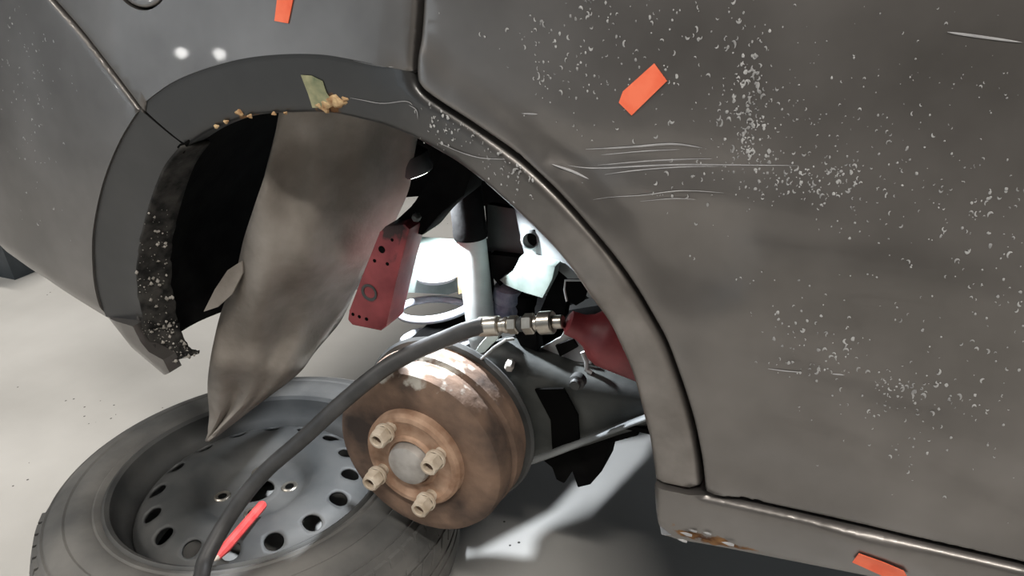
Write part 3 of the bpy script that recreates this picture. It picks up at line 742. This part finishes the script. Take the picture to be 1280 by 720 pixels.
for (a, b, s) in ((860, 664, 3), (855, 672, 2.5), (886, 663, 2), (912, 676, 3), (868, 660, 2)):
    x, z = B(a, b); y = float(bodyY(x, z))-.0045
    V = [(x+s/1000*(1+.5*math.sin(k*2.1))*1.6*math.cos(k*math.pi/4), y, z+s/1000*.7*math.sin(k*math.pi/4)) for k in range(8)]+[(x, y-.0012, z)]
    mesh('bare_metal_fleck', V, [(k, (k+1) % 8, 8) for k in range(8)], 'scratch_glint', sill, None)

# ================================================================== orange tape strips on the car
for pts, lab, par in (([(350, -30), (374, -28), (367, 0), (361, 29), (344, 26), (347, 0)], 'short upright strip of orange tape stuck above the rusty wheel arch', quarter),
                 ([(818, 79), (834, 101), (790, 144), (774, 128), (779, 114)], 'slanted orange tape strip stuck on the splashed door above its scratches', door),
                 ([(1074, 685), (1105, 695), (1130, 706), (1135, 717), (1122, 722), (1095, 710), (1066, 697)], 'orange tape strip stuck along the sill under the door', sill)):
    o = bodypanel('tape_strip', Bl(pts), 'orange', None, res=.006, off=-.0012 if par is not sill else -.0062, flange=.0009, shape=door_shape if par is door else (lambda q: gauss(q, B(1110, 690), .06, .010, -.003, -.25)) if par is sill else None)
    tag(o, lab, 'tape', 'orange tape strips on the car')

# ================================================================== pulling clamp in the arch
clamp = empty('pulling_clamp', P(470, 350, .15)); tag(clamp, 'worn red steel pulling clamp with black arm hanging in the wheel arch', 'clamp')
cp = [(474, 290), (481, 283), (505, 280), (512, 287), (497, 345), (483, 408), (476, 414), (440, 407), (434, 400), (436, 388), (452, 345)]
cy = .125
cl = pslab('jaw', cp, cy, .040, 'red', clamp, .004)
at = cl.data.attributes.new('rust', 'FLOAT', 'POINT'); vv = np.array([v.co[:] for v in cl.data.vertices])
q = vv[:, [0, 2]]; ctop = P(495, 285, cy)[[0, 2]]; cmid = P(462, 370, cy)[[0, 2]]
at.data.foreach_set('value', (gauss(q, ctop, .03, .02, .75)+gauss(q, cmid, .02, .02, .3)).astype(np.float32))
for (a, b, r) in ((441, 393, .0022), (449, 396, .0022), (458, 399, .0024), (468, 326, .0022), (484, 330, .0022), (477, 312, .0045), (490, 300, .002)):
    lathe('drilled_hole', P(a, b, cy-.0005), (0, 1, 0), [(r, 0), (r, .004), (.0005, .004)], 'gap', clamp, 14)
lathe('socket_recess', P(461, 366, cy-.0015), (0, 1, 0), [(.011, .0035), (.011, 0), (.008, .0005), (.007, .003), (.0005, .003)], 'darkmetal', clamp, 24)
a0, a1, a2 = P(498, 288, .152), P(535, 245, .165), P(572, 195, .18)
armv = [P(489, 280, .140), P(515, 256, .145), P(540, 215, .155), P(556, 180, .165), P(598, 196, .175), P(580, 245, .165), P(550, 268, .158), P(527, 296, .150)]
slab('arm', armv, (0, .045, 0), 'black', clamp, .006)
for (a, b) in ((498, 280), (490, 286), (520, 272)): lathe('bolt_head', P(a, b, .136), (0, -1, 0), [(.005, -.004), (.005, .002), (.003, .004), (.0005, .004)], 'darkmetal', clamp, 6)

# ================================================================== hydraulic ram and hose
ramd = P(790, 432, .150)-P(712, 402, .125); rb = P(709, 402.5, .127)
ram = lathe('hydraulic_ram', rb, ramd, [(.010, 0), (.0135, .002), (.0145, .016), (.019, .026), (.029, .036), (.033, .046), (.034, .11), (.034, .26), (.03, .264)], 'red', None, 40)
at = ram.data.attributes.new('rust', 'FLOAT', 'POINT'); at.data.foreach_set('value', np.full(len(ram.data.vertices), .3, np.float32))
tag(ram, 'red hydraulic ram cylinder wedged behind the arch at the hose end', 'hydraulic ram')
hose = empty('hydraulic_hose', P(330, 590, .01)); tag(hose, 'black rubber hydraulic hose with nickel couplings looping over the bare wheel', 'hose')
hp = [P(606, 407, .118), P(585, 412, .114), P(560, 422, .108), P(520, 439, .092), P(480, 461, .072), P(430, 501, .045), P(380, 547, .022), P(330, 591, .0), P(290, 641, -.032), (P(258, 697, -.078)), P(246, 735, -.11),
      np.array([-.205, -.17, .19]), np.array([-.17, -.26, .10]), np.array([-.11, -.36, .03]), np.array([.0, -.48, .0105]), np.array([.25, -.75, .0105]), np.array([.7, -1.1, .0105]), np.array([1.3, -1.2, .0105])]
tube('hose_line', spline(hp, 8), .0098, 'rubber', hose, 16)
fa = P(600, 408.5, .120); fb = P(705, 402, .125); ln = np.linalg.norm(fb-fa); fd = fb-fa
def fit(name, u0, u1, r, n=20, m='chrome', ch=.0012):
    h = (u1-u0)*ln
    return lathe(name, fa+fd*u0, fd, [(.003, 0), (r-ch, 0), (r, ch), (r, h-ch), (r-ch, h), (.003, h)], m, hose, n, 30)
fit('crimp_sleeve', 0, .245, .0115); fit('swivel_neck', .245, .35, .0080); fit('swivel_collar', .30, .36, .0095, 20); fit('hex_nut', .36, .47, .0105, 6); fit('threaded_neck', .47, .54, .0085, 20, 'darkmetal')
fit('hex_nut', .54, .66, .0118, 6); fit('coupling_neck', .66, .72, .0085); fit('coupling_ring', .72, .88, .0128, 28); fit('threaded_neck', .88, .995, .0075, 20)

# ================================================================== wheel lying on the floor
WX, WY = -.331, .1265; TW = .195
wheel = empty('spare_wheel', (WX, WY, 0)); tag(wheel, 'dusty tyre on a black steel wheel lying flat on the concrete under the drum', 'wheel')
TR = .307
tp = [(.200, .010), (.208, .004), (.225, .006), (.255, .003), (.280, .012), (.294, .026), (TR-.005, .034), (TR-.001, .045), (TR, .060), (TR, TW-.060), (TR-.001, TW-.045), (TR-.005, TW-.034), (TR-.015, TW-.022), (.286, TW-.013), (.283, TW-.0145), (.280, TW-.010), (.268, TW-.004),
      (.256, TW-.0005), (.253, TW-.0022), (.250, TW+.0), (.232, TW+.001), (.222, TW-.001), (.219, TW-.003), (.216, TW-.001), (.209, TW-.004), (.202, TW-.012), (.200, TW-.03)]
tread = []
for zz0 in np.linspace(.060, TW-.060, 5)[:-1]:
    st = (TW-.12)/4
    for r_, dz_ in ((TR, .0), (TR, st*.70), (TR-.007, st*.74), (TR-.007, st*.96)): tread.append((r_, zz0+dz_))
prof = tp[:8]+tread+tp[9:]
tyre = lathe('tyre', (WX, WY, 0), (0, 0, 1), prof, 'tyre', wheel, 128, 38, caps=False)
# tread blocks on the shoulder: one block per pitch
def block(a0, a1, r0, r1, z0, z1, sk):
    V = []
    for (r_, z) in ((r0[0], z0), (r1[0], z0), (r1[1], z1), (r0[1], z1)):
        for a in (a0, a1):
            t = a+sk*(z-z0); V.append((WX+r_*math.cos(t), WY+r_*math.sin(t), z))
    return V
bme = None
for side in (0, 1):
    for k in range(72):
        a0 = 2*math.pi*k/72; a1 = a0+2*math.pi/72*.80
        if not (-2.6 < math.remainder(a0, 2*math.pi) < .9): continue
        if side == 0: V = block(a0, a1, (TR-.007, TR-.021), (TR+.002, TR-.010), TW-.054, TW-.021, 1.2)
        else: V = block(a0, a1, (TR-.006, TR-.008), (TR+.0027, TR+.0023), TW-.084, TW-.060, 1.5)
        Fc = [(0, 1, 3, 2), (2, 3, 5, 4), (4, 5, 7, 6), (6, 7, 1, 0), (0, 2, 4, 6), (1, 7, 5, 3)]
        mesh('tread_block', V, Fc, 'tyre', tyre, 30)
# rim: barrel and flange
RZ = TW-.005
rim = lathe('rim', (WX, WY, RZ), (0, 0, 1), [(.178, -.14), (.178, -.09), (.1805, -.06), (.182, -.045), (.188, -.034), (.194, -.026), (.1965, -.012), (.1985, -.002), (.203, .0015), (.2065, -.001), (.2085, -.007)], 'rim', wheel, 96, 40, caps=False)
md = rim.modifiers.new('t', 'SOLIDIFY'); md.thickness = .003; md.offset = 0
# disc with a ring of round holes
def dz(r):
    return float(np.interp(r, [.028, .034, .060, .070, .080, .090, .102, .112, .125, .145, .160, .169, .175, .1805], [-.038, -.042, -.042, -.039, -.029, -.021, -.0175, -.017, -.0185, -.023, -.031, -.040, -.048, -.060]))
NH = 16; V = []; Fc = []; RH = .1455; r_in, r_out = .1220, .1680
hw = .0125
idx = {}
def vid(r, a):
    k = (round(r, 5), round(a % (2*math.pi), 5))
    if k not in idx: idx[k] = len(V); V.append((WX+r*math.cos(a), WY+r*math.sin(a), RZ+dz(r)))
    return idx[k]
M4 = 6
for h in range(NH):
    a0 = 2*math.pi*(h-.5)/NH+.12; a1 = a0+2*math.pi/NH; ac = (a0+a1)/2
    ring = [(r_in, a0+(a1-a0)*t/M4) for t in range(M4)]+[(r_in+(r_out-r_in)*t/M4, a1) for t in range(M4)]+[(r_out, a1-(a1-a0)*t/M4) for t in range(M4)]+[(r_out-(r_out-r_in)*t/M4, a0) for t in range(M4)]
    hol = []; mid = []
    for (r_, a) in ring:
        u = (r_-RH); w = (a-ac)*RH; th = math.atan2(u, w)
        hr, ha = RH+.0135*math.sin(th), ac+.0135*math.cos(th)/RH*1.0
        hol.append((hr, ha)); mid.append(((hr*2+r_)/3, (ha*2+a)/3))
    m_ = len(ring)
    for i in range(m_):
        j = (i+1) % m_
        Fc.append((vid(*ring[i]), vid(*ring[j]), vid(*mid[j]), vid(*mid[i]))); Fc.append((vid(*mid[i]), vid(*mid[j]), vid(*hol[j]), vid(*hol[i])))
NA = NH*M4; A0 = 2*math.pi*(-.5)/NH+.12
angs = [A0+2*math.pi*k/NA for k in range(NA)]
for rs in ([.0285, .034, .038, .042, .058, .064, .070, .075, .080, .085, .090, .096, .102, .107, .112, .117, r_in], [r_out, .1700, .1725, .175, .1780, .1805]):
    for i in range(len(rs)-1):
        for k in range(NA):
            a, b = angs[k], angs[(k+1) % NA]; Fc.append((vid(rs[i], a), vid(rs[i], b), vid(rs[i+1], b), vid(rs[i+1], a)))
disc = mesh('wheel_disc', V, Fc, 'rim', wheel, 50)
md = disc.modifiers.new('t', 'SOLIDIFY'); md.thickness = .004; md.offset = -1
for k in range(4):
    a = math.radians(35+90*k); c = (WX+.05*math.cos(a), WY+.05*math.sin(a), RZ-.0415)
    lathe('bolt_hole', c, (0, 0, 1), [(.0005, -.0006), (.0068, -.0006), (.0072, .0012), (.0105, .0020), (.0125, .0008), (.0128, -.001)], 'chrome', wheel, 20, caps=False)
    lathe('bolt_bore', (c[0], c[1], c[2]+.0002), (0, 0, 1), [(.0064, 0), (.0064, .0006), (.0005, .0006)], 'gap', wheel, 16)

# ================================================================== red crayon on the wheel
e1, e2 = PZ(329, 630, .186), PZ(268, 701, .204)
cr = empty('marking_crayon', (e1+e2)/2); tag(cr, 'red marking crayon with a pale tip lying across the steel wheel', 'crayon')
dv = e2-e1; lc = np.linalg.norm(dv)
lathe('shaft', e1, dv, [(.001, 0), (.0060, .0008), (.0068, .003), (.0070, lc*.5), (.0070, lc*.80), (.0042, lc*.955)], 'crayon', cr, 8, 25)
lathe('tip', e1+dv*.95, dv, [(.0043, 0), (.0022, lc*.035), (.0004, lc*.05)], 'tip', cr, 12)

# ================================================================== dark bin on the floor beyond the bumper
bc = PZ(6, 352, 0)
bn = empty('storage_bin', (bc[0]-.12, bc[1]+.1, 0)); tag(bn, 'dark blue plastic bin on the floor beyond the bumper corner', 'bin')
bx, by = bc[0]-.12, bc[1]+.12
def rect(cx, cy, hx, hy, z): return [(cx-hx, cy-hy, z), (cx+hx, cy-hy, z), (cx+hx, cy+hy, z), (cx-hx, cy+hy, z)]
V = rect(bx, by, .14, .10, 0)+rect(bx, by, .17, .13, .22)+rect(bx, by, .16, .12, .22)+rect(bx, by, .13, .09, .01)
Fc = [(0, 1, 2, 3)]+[(i+4*l, (i+1) % 4+4*l, (i+1) % 4+4*l+4, i+4*l+4) for l in range(3) for i in range(4)]+[(12, 13, 14, 15)]
mesh('body', V, Fc, 'bin', bn, 20)
V = rect(bx, by, .18, .14, .215)+rect(bx, by, .18, .14, .235)+rect(bx, by, .162, .122, .235)+rect(bx, by, .162, .122, .215)
Fc = [(i+4*l, (i+1) % 4+4*l, (i+1) % 4+4*((l+1) % 4), i+4*((l+1) % 4)) for l in range(4) for i in range(4)]
mesh('rim_band', V, Fc, 'bin', bn, 20)

# ================================================================== work lamp hooked inside the torn arch, behind the liner
lp = LPOS
wl = empty('work_lamp', lp); tag(wl, 'small work lamp hung in the top of the wheel arch shining down on the suspension', 'lamp')
ld = Vector((.25, .10, -1)).normalized()
lathe('housing', lp, tuple(-ld), [(.022, -.004), (.024, .0), (.024, .02), (.015, .03), (.010, .05), (.001, .052)], 'darkmetal', wl, 28)
lathe('lens', lp, tuple(ld), [(.021, .002), (.019, .005), (.001, .006)], emit('lamp_lens', (1, 1, 1), 10), wl, 28)
l = bpy.data.lights.new('work_light', 'SPOT'); l.energy = 21; l.spot_size = math.radians(112); l.spot_blend = .15; l.shadow_soft_size = .009; l.color = (.90, .95, 1.0)
lo = bpy.data.objects.new('work_light', l); COL.objects.link(lo); lo.location = Vector(lp)+ld*.012; lo.rotation_euler = ld.to_track_quat('-Z', 'Y').to_euler()
lo.parent = wl; lo.matrix_parent_inverse = Matrix.Translation(-Vector(lp))
